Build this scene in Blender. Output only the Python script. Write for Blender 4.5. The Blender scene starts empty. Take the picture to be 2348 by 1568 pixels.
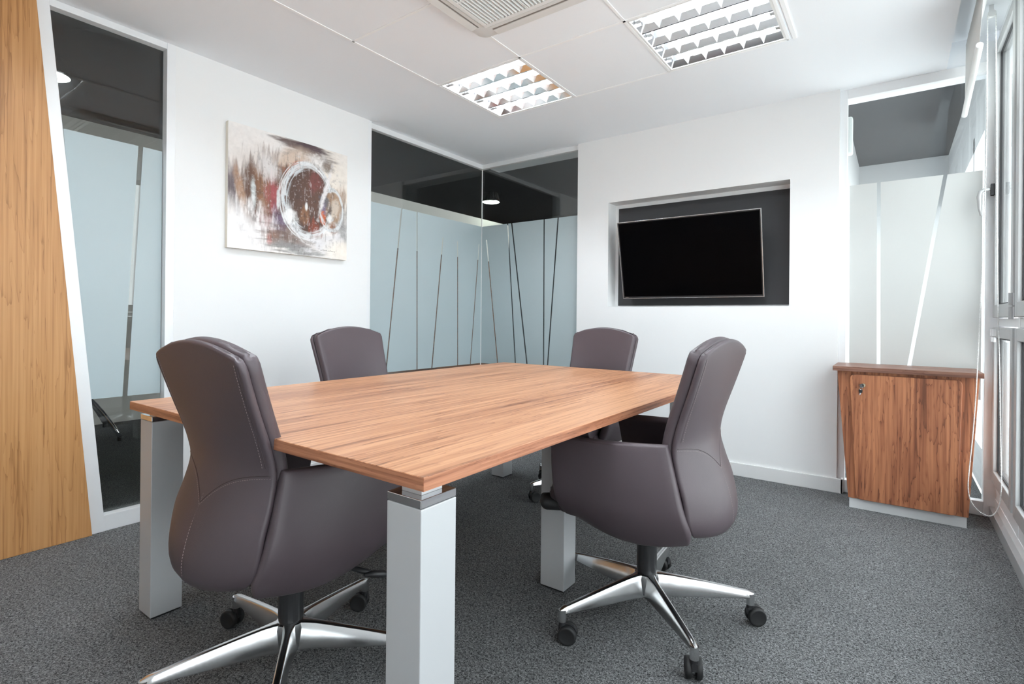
import bpy, bmesh, math, random
from mathutils import Vector, Matrix
import numpy as np
random.seed(7)
C = bpy.context.scene.collection
S = bpy.context.scene
R = math.radians

# ------------------------------------------------------------------ camera
YAW, ROLL = 0.6143, 0.0095
FPX, PX, PY = 1201.4, 1204.94, 728.66
cam_d = bpy.data.cameras.new('camera'); cam = bpy.data.objects.new('camera', cam_d); C.objects.link(cam)
cam_d.sensor_width = 36.0; cam_d.sensor_fit = 'HORIZONTAL'
cam_d.lens = FPX / 2348 * 36.0
cam_d.shift_x = (1174 - PX) / 2348
cam_d.shift_y = -(784 - PY) / 2348
cam_d.clip_start = 0.02; cam_d.clip_end = 200
_r = Vector((math.cos(YAW), math.sin(YAW), 0)); _f = Vector((-math.sin(YAW), math.cos(YAW), 0)); _u = Vector((0, 0, 1))
_c, _s = math.cos(ROLL), math.sin(ROLL)
_rr = _c * _r + _s * _u; _uu = -_s * _r + _c * _u
m = Matrix.Identity(4)
for i in range(3):
    m[i][0] = _rr[i]; m[i][1] = _uu[i]; m[i][2] = -_f[i]
m.translation = Vector((3.0409, -3.6368, 1.0258))
cam.matrix_world = m
S.camera = cam

# ------------------------------------------------------------------ light, exposure
S.view_settings.view_transform = 'Standard'; S.view_settings.look = 'None'
S.view_settings.gamma = 1.0; S.view_settings.use_curve_mapping = False
S.view_settings.exposure = 0.66
w = bpy.data.worlds.new('overcast_sky'); S.world = w; w.use_nodes = True
nt = w.node_tree; bg = nt.nodes['Background']
bg.inputs[0].default_value = (0.93, 0.965, 1.0, 1); bg.inputs[1].default_value = 4.3
TUBE = 56.0
S.cycles.use_denoising = True
S.cycles.max_bounces = 10; S.cycles.diffuse_bounces = 6; S.cycles.glossy_bounces = 6
S.cycles.transparent_max_bounces = 24; S.cycles.sample_clamp_indirect = 6.0
S.cycles.caustics_reflective = True; S.cycles.caustics_refractive = False
S.cycles.blur_glossy = 0.5

# ------------------------------------------------------------------ materials
MAT = {}
def srgb(r, g, b):
    f = lambda c: ((c / 255) / 12.92) if c / 255 <= 0.04045 else (((c / 255) + 0.055) / 1.055) ** 2.4
    return (f(r), f(g), f(b), 1)
def mat(name, col=(.8, .8, .8, 1), rough=.5, metal=0.0, emit=None, estr=0.0, spec=.5, coat=0.0, bump=None, noise=None):
    ma = bpy.data.materials.new(name); ma.use_nodes = True; MAT[name] = ma
    n = ma.node_tree.nodes; l = ma.node_tree.links; b = n['Principled BSDF']
    b.inputs['Base Color'].default_value = col; b.inputs['Roughness'].default_value = rough
    b.inputs['Metallic'].default_value = metal; b.inputs['Specular IOR Level'].default_value = spec
    b.inputs['Coat Weight'].default_value = coat
    if emit: b.inputs['Emission Color'].default_value = emit; b.inputs['Emission Strength'].default_value = estr
    tc = n.new('ShaderNodeTexCoord')
    nz = n.new('ShaderNodeTexNoise'); l.new(tc.outputs['Object'], nz.inputs['Vector'])
    sc_, amt = noise or (6.0, .03)
    nz.inputs['Scale'].default_value = sc_; nz.inputs['Detail'].default_value = 3
    mp = n.new('ShaderNodeMapRange'); mp.inputs[3].default_value = 1 - amt; mp.inputs[4].default_value = 1 + amt
    l.new(nz.outputs[0], mp.inputs[0])
    mx = n.new('ShaderNodeVectorMath'); mx.operation = 'SCALE'; mx.inputs[0].default_value = col[:3]
    l.new(mp.outputs[0], mx.inputs['Scale']); l.new(mx.outputs[0], b.inputs['Base Color'])
    if bump:
        kind, bs, bstr, dist = bump
        if kind == 'voronoi':
            t = n.new('ShaderNodeTexVoronoi'); o = t.outputs['Distance']
        else:
            t = n.new('ShaderNodeTexNoise'); t.inputs['Detail'].default_value = 4; o = t.outputs[0]
        t.inputs['Scale'].default_value = bs; l.new(tc.outputs['Object'], t.inputs['Vector'])
        bp = n.new('ShaderNodeBump'); bp.inputs['Strength'].default_value = bstr; bp.inputs['Distance'].default_value = dist
        l.new(o, bp.inputs['Height']); l.new(bp.outputs[0], b.inputs['Normal'])
    return ma

mat('wall_paint', (.85, .853, .857, 1), .75, bump=('noise', 90, .06, .002), noise=(1.5, .01))
mat('ceiling_paint', (.905, .93, .965, 1), .8, noise=(1.2, .012), bump=('noise', 160, .05, .001))
mat('tile_white', (.92, .948, .985, 1), .8, noise=(2, .01), bump=('noise', 260, .08, .001))
mat('frame_aluminium', (.85, .86, .875, 1), .42, .15, noise=(8, .03))
mat('frame_grey', (.47, .475, .48, 1), .42, .25, noise=(8, .03))
mat('gasket_black', (.015, .015, .017, 1), .55)
mat('leather', srgb(76, 66, 71), .43, spec=.45, bump=('voronoi', 420, .12, .0008), noise=(5, .05))
mat('leather_piping', srgb(62, 50, 53), .5)
mat('thread', srgb(150, 135, 136), .7)
mat('polished_aluminium', (.66, .665, .67, 1), .19, 1.0, noise=(14, .05), bump=('noise', 12, .04, .002))
mat('chrome', (.8, .8, .82, 1), .06, 1.0)
mat('silver_paint', (.52, .53, .545, 1), .42, .2, noise=(3, .02), bump=('noise', 700, .05, .0005))
mat('black_plastic', (.018, .018, .02, 1), .42)
mat('black_rubber', (.012, .012, .013, 1), .6)
mat('screen', (.0012, .0012, .0015, 1), .25, spec=.03)
mat('tv_silver', (.55, .56, .58, 1), .25, .9)
mat('dark_panel', (.038, .038, .041, 1), .8, bump=('noise', 120, .1, .001))
mat('white_plastic', (.84, .84, .83, 1), .38)
mat('grid_white', (.96, .965, .975, 1), .5)
mat('cassette_plastic', (.74, .735, .72, 1), .45)
mat('grille_dark', (.22, .20, .185, 1), .6)
mat('blind_fabric', (.74, .735, .71, 1), .85, noise=(400, .04))
mat('plinth_white', (.70, .71, .72, 1), .4)
mat('mirror_reflector', (.92, .92, .93, 1), .10, 1.0)
mat('louvre_blade', (.86, .87, .88, 1), .30, .7)
mat('tube_glow', (1, 1, 1, 1), .4, emit=(.88, .95, 1, 1), estr=TUBE)
mat('bay_glow', (1, 1, 1, 1), .4, emit=(.86, 1, .84, 1), estr=16.0)
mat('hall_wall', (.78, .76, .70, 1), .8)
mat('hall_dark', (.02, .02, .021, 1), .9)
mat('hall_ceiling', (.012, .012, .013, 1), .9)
mat('office_wall', (.62, .63, .64, 1), .8)
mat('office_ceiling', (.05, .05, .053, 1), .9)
mat('key_black', (.03, .03, .032, 1), .4)
mat('brass', (.75, .68, .5, 1), .25, 1.0)
mat('signature_ink', (.02, .02, .02, 1), .6)
mat('lettering_blue', srgb(150, 200, 225), .5)
mat('canvas_edge', srgb(226, 220, 208), .8)
mat('sill_white', (.78, .78, .78, 1), .5)
mat('paving', (.80, .80, .78, 1), .9, noise=(3, .1))
mat('vase_leaf', (.05, .22, .03, 1), .5)
mat('terracotta', (.45, .2, .08, 1), .7)

def wood(name, cols, axis, stretch=9.0, scale=7.0, rough=.35, rings=1.0, fine=70.0, spec=.4, bump=.03):
    """cols: dark to light; grain runs along 'axis' of object space."""
    ma = bpy.data.materials.new(name); ma.use_nodes = True; MAT[name] = ma
    n = ma.node_tree.nodes; l = ma.node_tree.links; b = n['Principled BSDF']
    b.inputs['Roughness'].default_value = rough; b.inputs['Specular IOR Level'].default_value = spec
    tc = n.new('ShaderNodeTexCoord'); mp = n.new('ShaderNodeMapping'); l.new(tc.outputs['Object'], mp.inputs[0])
    sc_ = [1, 1, 1]; sc_['xyz'.index(axis)] = 1 / stretch
    mp.inputs['Scale'].default_value = sc_
    warp = n.new('ShaderNodeTexNoise'); warp.inputs['Scale'].default_value = scale * .45; warp.inputs['Detail'].default_value = 2
    l.new(mp.outputs[0], warp.inputs['Vector'])
    mixv = n.new('ShaderNodeVectorMath'); mixv.operation = 'MULTIPLY_ADD'
    l.new(warp.outputs['Color'], mixv.inputs[0]); mixv.inputs[1].default_value = (.35 * rings,) * 3; l.new(mp.outputs[0], mixv.inputs[2])
    n1 = n.new('ShaderNodeTexNoise'); n1.inputs['Scale'].default_value = scale; n1.inputs['Detail'].default_value = 5; n1.inputs['Roughness'].default_value = .6
    l.new(mixv.outputs[0], n1.inputs['Vector'])
    mp2 = n.new('ShaderNodeMapping'); l.new(tc.outputs['Object'], mp2.inputs[0])
    sc2 = [1, 1, 1]; sc2['xyz'.index(axis)] = 1 / (stretch * 4.5); mp2.inputs['Scale'].default_value = sc2
    n2 = n.new('ShaderNodeTexNoise'); n2.inputs['Scale'].default_value = fine; n2.inputs['Detail'].default_value = 3
    l.new(mp2.outputs[0], n2.inputs['Vector'])
    # rings: sawtooth lines from warped noise
    mul = n.new('ShaderNodeMath'); mul.operation = 'MULTIPLY'; mul.inputs[1].default_value = 16.0; l.new(n1.outputs[0], mul.inputs[0])
    fr = n.new('ShaderNodeMath'); fr.operation = 'FRACT'; l.new(mul.outputs[0], fr.inputs[0])
    pw = n.new('ShaderNodeMath'); pw.operation = 'POWER'; pw.inputs[1].default_value = 7.0; l.new(fr.outputs[0], pw.inputs[0])
    a1 = n.new('ShaderNodeMath'); a1.operation = 'MULTIPLY_ADD'; l.new(pw.outputs[0], a1.inputs[0]); a1.inputs[1].default_value = -.30 * rings; l.new(n1.outputs[0], a1.inputs[2])
    a2 = n.new('ShaderNodeMath'); a2.operation = 'MULTIPLY_ADD'; l.new(n2.outputs[0], a2.inputs[0]); a2.inputs[1].default_value = 1.15; l.new(a1.outputs[0], a2.inputs[2])
    a3 = n.new('ShaderNodeMath'); a3.operation = 'ADD'; a3.inputs[1].default_value = -.25; l.new(a2.outputs[0], a3.inputs[0])
    cr = n.new('ShaderNodeValToRGB'); l.new(a3.outputs[0], cr.inputs[0])
    e = cr.color_ramp.elements; e[0].position = .50; e[0].color = cols[0]; e[1].position = 1.08 if False else 1.0; e[1].color = cols[-1]
    if len(cols) > 2:
        k = e.new(.72); k.color = cols[1]
    l.new(cr.outputs[0], b.inputs['Base Color'])
    bp = n.new('ShaderNodeBump'); bp.inputs['Strength'].default_value = bump; bp.inputs['Distance'].default_value = .001
    l.new(n2.outputs[0], bp.inputs['Height']); l.new(bp.outputs[0], b.inputs['Normal'])
    return ma
wood('table_wood', (srgb(124, 79, 54), srgb(171, 119, 86), srgb(200, 150, 113)), 'y', 12, 5.5, .36, rings=.75, fine=85)
wood('table_edge', (srgb(120, 74, 52), srgb(158, 103, 76), srgb(184, 128, 98)), 'y', 10, 14, .4, rings=.6, fine=160)
wood('table_edge_end', (srgb(120, 74, 52), srgb(158, 103, 76), srgb(184, 128, 98)), 'x', 10, 14, .4, rings=.6, fine=160)
wood('walnut_door', (srgb(104, 62, 44), srgb(152, 96, 68), srgb(184, 124, 88)), 'z', 9, 6.0, .38, rings=.9, fine=75)
wood('walnut_top', (srgb(95, 62, 50), srgb(122, 86, 72), srgb(150, 112, 96)), 'x', 10, 8, .4, rings=.6, fine=110)
wood('oak', (srgb(156, 108, 64), srgb(184, 133, 83), srgb(198, 148, 98)), 'z', 15, 5.0, .42, rings=.9, fine=110, bump=.08)
wood('hall_wood', (srgb(60, 36, 22), srgb(96, 60, 36), srgb(120, 80, 50)), 'y', 8, 8, .4)

def carpet(name, dark, light):
    ma = bpy.data.materials.new(name); ma.use_nodes = True; MAT[name] = ma
    n = ma.node_tree.nodes; l = ma.node_tree.links; b = n['Principled BSDF']
    b.inputs['Roughness'].default_value = .95; b.inputs['Specular IOR Level'].default_value = .1
    tc = n.new('ShaderNodeTexCoord')
    a = n.new('ShaderNodeTexNoise'); a.inputs['Scale'].default_value = 195; a.inputs['Detail'].default_value = 2; a.inputs['Distortion'].default_value = 1.2
    l.new(tc.outputs['Object'], a.inputs['Vector'])
    a2 = n.new('ShaderNodeTexNoise'); a2.inputs['Scale'].default_value = 9; a2.inputs['Detail'].default_value = 3
    l.new(tc.outputs['Object'], a2.inputs['Vector'])
    cr = n.new('ShaderNodeValToRGB'); e = cr.color_ramp.elements
    e[0].position = .36; e[0].color = dark; e[1].position = .68; e[1].color = light
    k = e.new(.52); k.color = tuple(dark[i] * .55 + light[i] * .45 for i in range(3)) + (1,)
    l.new(a.outputs[0], cr.inputs[0])
    mr = n.new('ShaderNodeMapRange'); mr.inputs[3].default_value = .86; mr.inputs[4].default_value = 1.14; l.new(a2.outputs[0], mr.inputs[0])
    vs = n.new('ShaderNodeVectorMath'); vs.operation = 'SCALE'; l.new(cr.outputs[0], vs.inputs[0]); l.new(mr.outputs[0], vs.inputs['Scale'])
    l.new(vs.outputs[0], b.inputs['Base Color'])
    bp = n.new('ShaderNodeBump'); bp.inputs['Strength'].default_value = .5; bp.inputs['Distance'].default_value = .004
    l.new(a.outputs[0], bp.inputs['Height']); l.new(bp.outputs[0], b.inputs['Normal'])
carpet('carpet', (.030, .031, .032, 1), (.27, .275, .28, 1))

def glass(name, tint=(.93, .955, .95, 1), f0=.072, rough=.0):
    ma = bpy.data.materials.new(name); ma.use_nodes = True; MAT[name] = ma
    n = ma.node_tree.nodes; l = ma.node_tree.links
    for x in list(n): n.remove(x)
    out = n.new('ShaderNodeOutputMaterial'); tr = n.new('ShaderNodeBsdfTransparent'); gl = n.new('ShaderNodeBsdfGlossy'); mx = n.new('ShaderNodeMixShader')
    tr.inputs[0].default_value = tint; gl.inputs['Roughness'].default_value = rough
    lw = n.new('ShaderNodeLayerWeight'); lw.inputs[0].default_value = .5
    p = n.new('ShaderNodeMath'); p.operation = 'POWER'; p.inputs[1].default_value = 5; l.new(lw.outputs['Facing'], p.inputs[0])
    q = n.new('ShaderNodeMath'); q.operation = 'MULTIPLY_ADD'; q.inputs[1].default_value = 1 - f0; q.inputs[2].default_value = f0; l.new(p.outputs[0], q.inputs[0])
    l.new(q.outputs[0], mx.inputs[0]); l.new(tr.outputs[0], mx.inputs[1]); l.new(gl.outputs[0], mx.inputs[2]); l.new(mx.outputs[0], out.inputs[0])
glass('clear_glass')
def film(name, col, trans):
    ma = bpy.data.materials.new(name); ma.use_nodes = True; MAT[name] = ma
    n = ma.node_tree.nodes; l = ma.node_tree.links
    for x in list(n): n.remove(x)
    out = n.new('ShaderNodeOutputMaterial'); di = n.new('ShaderNodeBsdfDiffuse'); tl = n.new('ShaderNodeBsdfTranslucent'); mx = n.new('ShaderNodeMixShader')
    tc = n.new('ShaderNodeTexCoord'); nz = n.new('ShaderNodeTexNoise'); nz.inputs['Scale'].default_value = 3; l.new(tc.outputs['Object'], nz.inputs['Vector'])
    mp = n.new('ShaderNodeMapRange'); mp.inputs[3].default_value = .97; mp.inputs[4].default_value = 1.03; l.new(nz.outputs[0], mp.inputs[0])
    vs = n.new('ShaderNodeVectorMath'); vs.operation = 'SCALE'; vs.inputs[0].default_value = col[:3]; l.new(mp.outputs[0], vs.inputs['Scale'])
    l.new(vs.outputs[0], di.inputs[0]); l.new(vs.outputs[0], tl.inputs[0])
    mx.inputs[0].default_value = trans
    gl = n.new('ShaderNodeBsdfGlossy'); gl.inputs['Roughness'].default_value = .35; m2 = n.new('ShaderNodeMixShader'); m2.inputs[0].default_value = .04
    l.new(di.outputs[0], mx.inputs[1]); l.new(tl.outputs[0], mx.inputs[2])
    l.new(mx.outputs[0], m2.inputs[1]); l.new(gl.outputs[0], m2.inputs[2]); l.new(m2.outputs[0], out.inputs[0])
film('frost_blue', (.50, .585, .61, 1), .15)
film('frost_daylit', (.70, .71, .70, 1), .30)  # frosted film on the right glass, its daylight put into a whiter colour

def painted():
    ma = bpy.data.materials.new('abstract_paint'); ma.use_nodes = True; MAT['abstract_paint'] = ma
    n = ma.node_tree.nodes; l = ma.node_tree.links; b = n['Principled BSDF']; b.inputs['Roughness'].default_value = .6
    a = n.new('ShaderNodeAttribute'); a.attribute_name = 'paint'; l.new(a.outputs['Color'], b.inputs['Base Color'])
    t = n.new('ShaderNodeTexNoise'); t.inputs['Scale'].default_value = 300
    bp = n.new('ShaderNodeBump'); bp.inputs['Strength'].default_value = .2; bp.inputs['Distance'].default_value = .001
    l.new(t.outputs[0], bp.inputs['Height']); l.new(bp.outputs[0], b.inputs['Normal'])
painted()

# ------------------------------------------------------------------ helpers
def obj(name, bm_or_me, ma=None, parent=None, smooth=False, bevel=0.0, loc=None, merge=False, seg=2):
    if isinstance(bm_or_me, bmesh.types.BMesh):
        bm = bm_or_me
        if merge: bmesh.ops.remove_doubles(bm, verts=bm.verts, dist=1e-5)
        bmesh.ops.recalc_face_normals(bm, faces=bm.faces)
        me = bpy.data.meshes.new(name); bm.to_mesh(me); bm.free()
    else: me = bm_or_me
    mats = ma if isinstance(ma, (list, tuple)) else [ma]
    for k in mats:
        if k: me.materials.append(MAT[k])
    if smooth:
        for p in me.polygons: p.use_smooth = True
    o = bpy.data.objects.new(name, me); C.objects.link(o)
    if parent is not None: o.parent = parent
    if loc: o.location = loc
    if bevel:
        md = o.modifiers.new('bevel', 'BEVEL'); md.width = bevel; md.segments = seg; md.limit_method = 'ANGLE'; md.angle_limit = R(40)
        md.harden_normals = False
    return o
def box(bm, x0, x1, y0, y1, z0, z1, mi=0):
    vs = [bm.verts.new(p) for p in ((x0, y0, z0), (x1, y0, z0), (x1, y1, z0), (x0, y1, z0), (x0, y0, z1), (x1, y0, z1), (x1, y1, z1), (x0, y1, z1))]
    fs = []
    for q in ((0, 3, 2, 1), (4, 5, 6, 7), (0, 1, 5, 4), (1, 2, 6, 5), (2, 3, 7, 6), (3, 0, 4, 7)):
        f = bm.faces.new([vs[i] for i in q]); f.material_index = mi; fs.append(f)
    return vs
def B(): return bmesh.new()
def bx(*a, mi=0):
    bm = B(); box(bm, *a, mi=mi); return bm
def prism(bm, pts, vec):
    """pts list of Vector polygon, extruded by vec"""
    a = [bm.verts.new(p) for p in pts]; b = [bm.verts.new(Vector(p) + Vector(vec)) for p in pts]
    bm.faces.new(a); bm.faces.new(list(reversed(b)))
    n = len(pts)
    for i in range(n):
        bm.faces.new((a[i], b[i], b[(i + 1) % n], a[(i + 1) % n]))
def tube(bm, pts, r, n=10, cap=True, closed=False):
    pts = [Vector(p) for p in pts]; rings = []
    prev = None
    for i, p in enumerate(pts):
        if closed: t = (pts[(i + 1) % len(pts)] - pts[i - 1]).normalized()
        else: t = (pts[min(i + 1, len(pts) - 1)] - pts[max(i - 1, 0)]).normalized()
        if prev is None:
            a = Vector((0, 0, 1)) if abs(t.z) < .9 else Vector((1, 0, 0))
            u = t.cross(a).normalized()
        else:
            u = (prev - t * prev.dot(t)).normalized()
        prev = u; v = t.cross(u)
        rr = r[i] if isinstance(r, (list, tuple)) else r
        rings.append([bm.verts.new(p + (u * math.cos(k * 2 * math.pi / n) + v * math.sin(k * 2 * math.pi / n)) * rr) for k in range(n)])
    m_ = len(rings)
    for i in range(m_ if closed else m_ - 1):
        a, b = rings[i], rings[(i + 1) % m_]
        for k in range(n): bm.faces.new((a[k], a[(k + 1) % n], b[(k + 1) % n], b[k]))
    if cap and not closed:
        bm.faces.new(list(reversed(rings[0]))); bm.faces.new(rings[-1])
def cyl(bm, p0, p1, r0, r1=None, n=24):
    tube(bm, [p0, p1], [r0, r0 if r1 is None else r1], n)
def lathe(bm, prof, n=28, M=Matrix.Identity(4)):
    rings = []
    for r, z in prof:
        rings.append([bm.verts.new(M @ Vector((r * math.cos(k * 2 * math.pi / n), r * math.sin(k * 2 * math.pi / n), z))) for k in range(n)] if r > 1e-6 else [bm.verts.new(M @ Vector((0, 0, z)))])
    for a, b in zip(rings, rings[1:]):
        for k in range(n):
            k2 = (k + 1) % n
            if len(a) == 1 and len(b) == 1: continue
            if len(a) == 1: bm.faces.new((a[0], b[k2], b[k]))
            elif len(b) == 1: bm.faces.new((a[k], a[k2], b[0]))
            else: bm.faces.new((a[k], a[k2], b[k2], b[k]))
def slab_holes(bm, x0, x1, y0, y1, z0, z1, holes):
    xs = sorted({x0, x1, *[min(max(h[i], x0), x1) for h in holes for i in (0, 1)]}); ys = sorted({y0, y1, *[min(max(h[i], y0), y1) for h in holes for i in (2, 3)]})
    for i in range(len(xs) - 1):
        for j in range(len(ys) - 1):
            cx, cy = (xs[i] + xs[i + 1]) / 2, (ys[j] + ys[j + 1]) / 2
            if any(h[0] < cx < h[1] and h[2] < cy < h[3] for h in holes): continue
            box(bm, xs[i], xs[i + 1], ys[j], ys[j + 1], z0, z1)
def thing(name, label, cat, loc=(0, 0, 0), rotz=0, group=None):
    o = bpy.data.objects.new(name, None); C.objects.link(o); o.empty_display_size = .1
    o.location = loc; o.rotation_euler = (0, 0, rotz); o['label'] = label; o['category'] = cat
    if group: o['group'] = group
    return o
def tag(o, label, cat, group=None):
    o['label'] = label; o['category'] = cat
    if group: o['group'] = group
    return o
def struct(o, label=None, cat=None):
    o['kind'] = 'structure'
    if label: o['label'] = label
    if cat: o['category'] = cat
    return o
def semp(name, loc=(0, 0, 0)):
    o = bpy.data.objects.new(name, None); C.objects.link(o); o.location = loc; o.empty_display_size = .1; o['kind'] = 'structure'; return o
def copy_tree(o, parent=None):
    c = o.copy(); C.objects.link(c)
    if parent is not None: c.parent = parent
    for ch in list(o.children): copy_tree(ch, c)
    return c

H = 2.41
# ------------------------------------------------------------------ floor, ceiling, walls
o = struct(obj('floor', bx(-9, 3.47, -6.5, 9, -.1, 0), 'carpet'), 'dark grey speckled carpet floor', 'floor')

LX = [(0.803, 1.403), (2.003, 2.603)]
LY = [(-1.393, -.793), (-3.193, -2.593)]
AX0, AX1, AY0, AY1 = 1.372, 2.222, -2.505, -1.655
holes = [(AX0 + .03, AX1 - .03, AY0 + .03, AY1 - .03)] + [(a + .012, b - .012, c + .012, d - .012) for a, b in LX for c, d in LY]
POCK = 3.262
bm = B()
slab_holes(bm, -.06, POCK, -4.7, .30, H, H + .16, holes)
box(bm, POCK, 3.56, -4.7, .06, H + .145, H + .30)          # roof of the blind pocket
box(bm, POCK, 3.56, .05, .30, H, H + .30)                   # far end of the pocket
box(bm, POCK - .01, POCK, -4.7, .05, H + .16, H + .30)
ceil = struct(obj('ceiling', bm, 'ceiling_paint'), 'white flat ceiling with a tiled centre', 'ceiling')
# tile field, a hair below the plaster, and its T bars
bm = B()
gx = [0.803 + .6 * i for i in range(4)]; gy = [-.793 - .6 * j for j in range(6)]
for i in range(3):
    for j in range(5):
        x0, x1, y1, y0 = gx[i], gx[i + 1], gy[j], gy[j + 1]
        if any(abs(x0 - a) < .01 and abs(y0 - c) < .01 for a, b in LX for c, d in LY): continue
        box(bm, x0 + .006, x1 - .006, y0 + .006, y1 - .006, H - .003, H - .0005)
obj('ceiling_tiles', bm, 'tile_white', ceil, bevel=.001, seg=1)
bm = B()
for x in gx: box(bm, x - .0065, x + .0065, gy[-1], gy[0], H - .006, H - .0006)
for y in gy: box(bm, gx[0], gx[-1], y - .0065, y + .0065, H - .006, H - .0006)
box(bm, gx[-1] + .018, gx[-1] + .036, gy[-1], gy[0] + .004, H - .006, H - .0006)
obj('ceiling_grid', bm, 'grid_white', ceil)

# wall with the painting (plane x = 0)
o = struct(obj('wall_left', bx(-.12, 0, -2.475, -1.266, 0, H), 'wall_paint'), 'white wall carrying the abstract painting', 'wall')
bm = B(); box(bm, 0.0005, .014, -2.475, -1.266, 0, .085)
struct(obj('baseboard_left', bm, 'sill_white', bevel=.003), 'white skirting board below the painting', 'skirting board')
# wall with the television niche (plane y = 0)
NX0, NX1, NZ0, NZ1, ND = 1.243, 2.497, 1.116, 1.911, .12
bm = B()
for (a, b, c, d) in ((.972, NX0, 0, H), (NX1, 2.762, 0, H), (NX0, NX1, 0, NZ0), (NX0, NX1, NZ1, H)):
    box(bm, a, b, 0, .2, c, d)
box(bm, NX0, NX1, ND + .012, .2, NZ0, NZ1)
wf = struct(obj('wall_far', bm, 'wall_paint'), 'white wall with the recessed television niche', 'wall')
bm = B(); box(bm, NX0 + .03, NX1, ND + .002, ND + .0125, NZ0 + .012, NZ1 - .030)
obj('niche_panel', bm, 'dark_panel', wf)
bm = B(); box(bm, .972, 2.795, -.014, -.0005, 0, .086); box(bm, 2.782, 2.795, -.014, .045, 0, .086)
struct(obj('baseboard_far', bm, 'sill_white', bevel=.003), 'white skirting board below the television', 'skirting board')
# rear and remaining walls, behind the camera
struct(obj('wall_rear', bx(-.12, 3.6, -4.75, -4.6, 0, H + .3), 'wall_paint'), 'white wall behind the photographer', 'wall')

# ------------------------------------------------------------------ oak panel door on the left
bm = B()
yb, yt = -2.806, -3.0185
prism(bm, [(-.03, -4.6, .0), (-.03, yb, .0), (-.03, yt, H), (-.03, -4.6, H)], (.046, 0, 0))
struct(obj('door_1', bm, 'oak', bevel=.002), 'honey oak veneered door panel with a slanting edge', 'door')

# ------------------------------------------------------------------ glazed partitions
def lerp(a, b, t): return a + (b - a) * t
def part_window(name, label, frame_bm, pane_bm, film_bm, film_mat):
    e = semp(name); e['label'] = label; e['category'] = 'glass partition'
    obj('window_frame', frame_bm, 'frame_aluminium', e, bevel=.002)
    obj('pane', pane_bm, 'clear_glass', e)
    obj('frosted_film', film_bm, film_mat, e)
    return e
def film_mesh(mk, bounds, strips, zb, zt, th):
    """bounds: (left(top,bottom), right(top,bottom)); strips: (top pos, bottom pos, width, z start). mk(pos, z) -> point."""
    bm = B()
    edges = [(bounds[0], 0)]
    L = bounds[0]
    def at(line, z, zs=None): return lerp(line[1], line[0], (z - zb) / (zt - zb))
    cur = L
    for (pt, pb, wd, zs) in strips:
        lo = (pt - wd / 2, pb - wd / 2); hi = (pt + wd / 2, pb + wd / 2)
        prism(bm, [mk(at(cur, zb), zb), mk(at(lo, zb), zb), mk(at(lo, zt), zt), mk(at(cur, zt), zt)], th)
        if zs < zt - .01:
            prism(bm, [mk(at(lo, zs), zs), mk(at(hi, zs), zs), mk(at(hi, zt), zt), mk(at(lo, zt), zt)], th)
        cur = hi
    prism(bm, [mk(at(cur, zb), zb), mk(at(bounds[1], zb), zb), mk(at(bounds[1], zt), zt), mk(at(cur, zt), zt)], th)
    return bm
# window 1: tall pane between the oak panel and the painting wall
bm = B()
prism(bm, [(-.05, yb, 0), (-.05, -2.752, 0), (-.05, -2.972, H), (-.05, yt, H)], (.052, 0, 0))       # slanting post
prism(bm, [(-.05, -2.515, 0), (-.05, -2.475, 0), (-.05, -2.475, H), (-.05, -2.515, H)], (.052, 0, 0))
prism(bm, [(-.048, -2.756, .0), (-.048, -2.515, .0), (-.048, -2.515, .076), (-.048, -2.764, .076)], (.048, 0, 0))
prism(bm, [(-.048, -2.972, H), (-.048, -2.515, H), (-.048, -2.515, H - .032), (-.048, -2.970, H - .032)], (.048, 0, 0))
pb = B(); prism(pb, [(-.050, -2.758, .07), (-.050, -2.513, .07), (-.050, -2.513, H - .03), (-.050, -2.969, H - .03)], (.009, 0, 0))
fb = film_mesh(lambda p, z: (-.0405, p, z), ((-2.910, -2.808), (-2.518, -2.518)), [(-2.612, -2.668, .020, 9)], .624, 1.862, (.0008, 0, 0))
part_window('window_1', 'tall glass partition pane with slanting frame beside the oak panel', bm, pb, fb, 'frost_blue')
# window 2: corner glass, wall of the painting
GX, GY = -.05, .04
bm = B()
box(bm, GX - .03, -.002, -1.266, -1.236, 0, H); box(bm, GX - .02, GX + .02, -1.236, GY + .02, H - .038, H); box(bm, GX - .02, GX + .02, -1.236, GY + .02, 0, .07)
pb = bx(GX - .010, GX, -1.238, GY + .008, .06, H - .03)
fb = film_mesh(lambda p, z: (GX + .0005, p, z), ((-1.236, -1.236), (GY - .002, GY - .002)),
    [(-.912, -1.050, .012, 9), (-.755, -.739, .010, 9), (-.445, -.577, .012, 1.69), (-.286, -.268, .010, 1.68), (.018, -.103, .010, 1.69)], .61, 1.853, (.0008, 0, 0))
part_window('window_2', 'frosted glass partition meeting the corner from the painting wall', bm, pb, fb, 'frost_blue')
bm = B()
box(bm, GX + .02, .972, GY - .02, GY + .02, H - .038, H); box(bm, GX + .02, .972, GY - .02, GY + .02, 0, .07)
pb = bx(GX + .002, .974, GY, GY + .010, .06, H - .03)
fb = film_mesh(lambda p, z: (p, GY - .0005, z), ((GX + .004, GX + .004), (.972, .972)),
    [(-.008, .150, .011, 1.73), (.247, .346, .011, 9), (.291, .471, .013, 9), (.630, .638, .011, 9), (.768, .676, .012, 9)], .61, 1.853, (0, -.0008, 0))
part_window('window_3', 'frosted glass partition left of the television wall', bm, pb, fb, 'frost_blue')
struct(obj('trim_1', bx(GX - .001, GX + .005, GY - .006, GY, .07, H - .038), 'white_plastic'), 'thin silicone joint where the two glass panes meet', 'trim')
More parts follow.
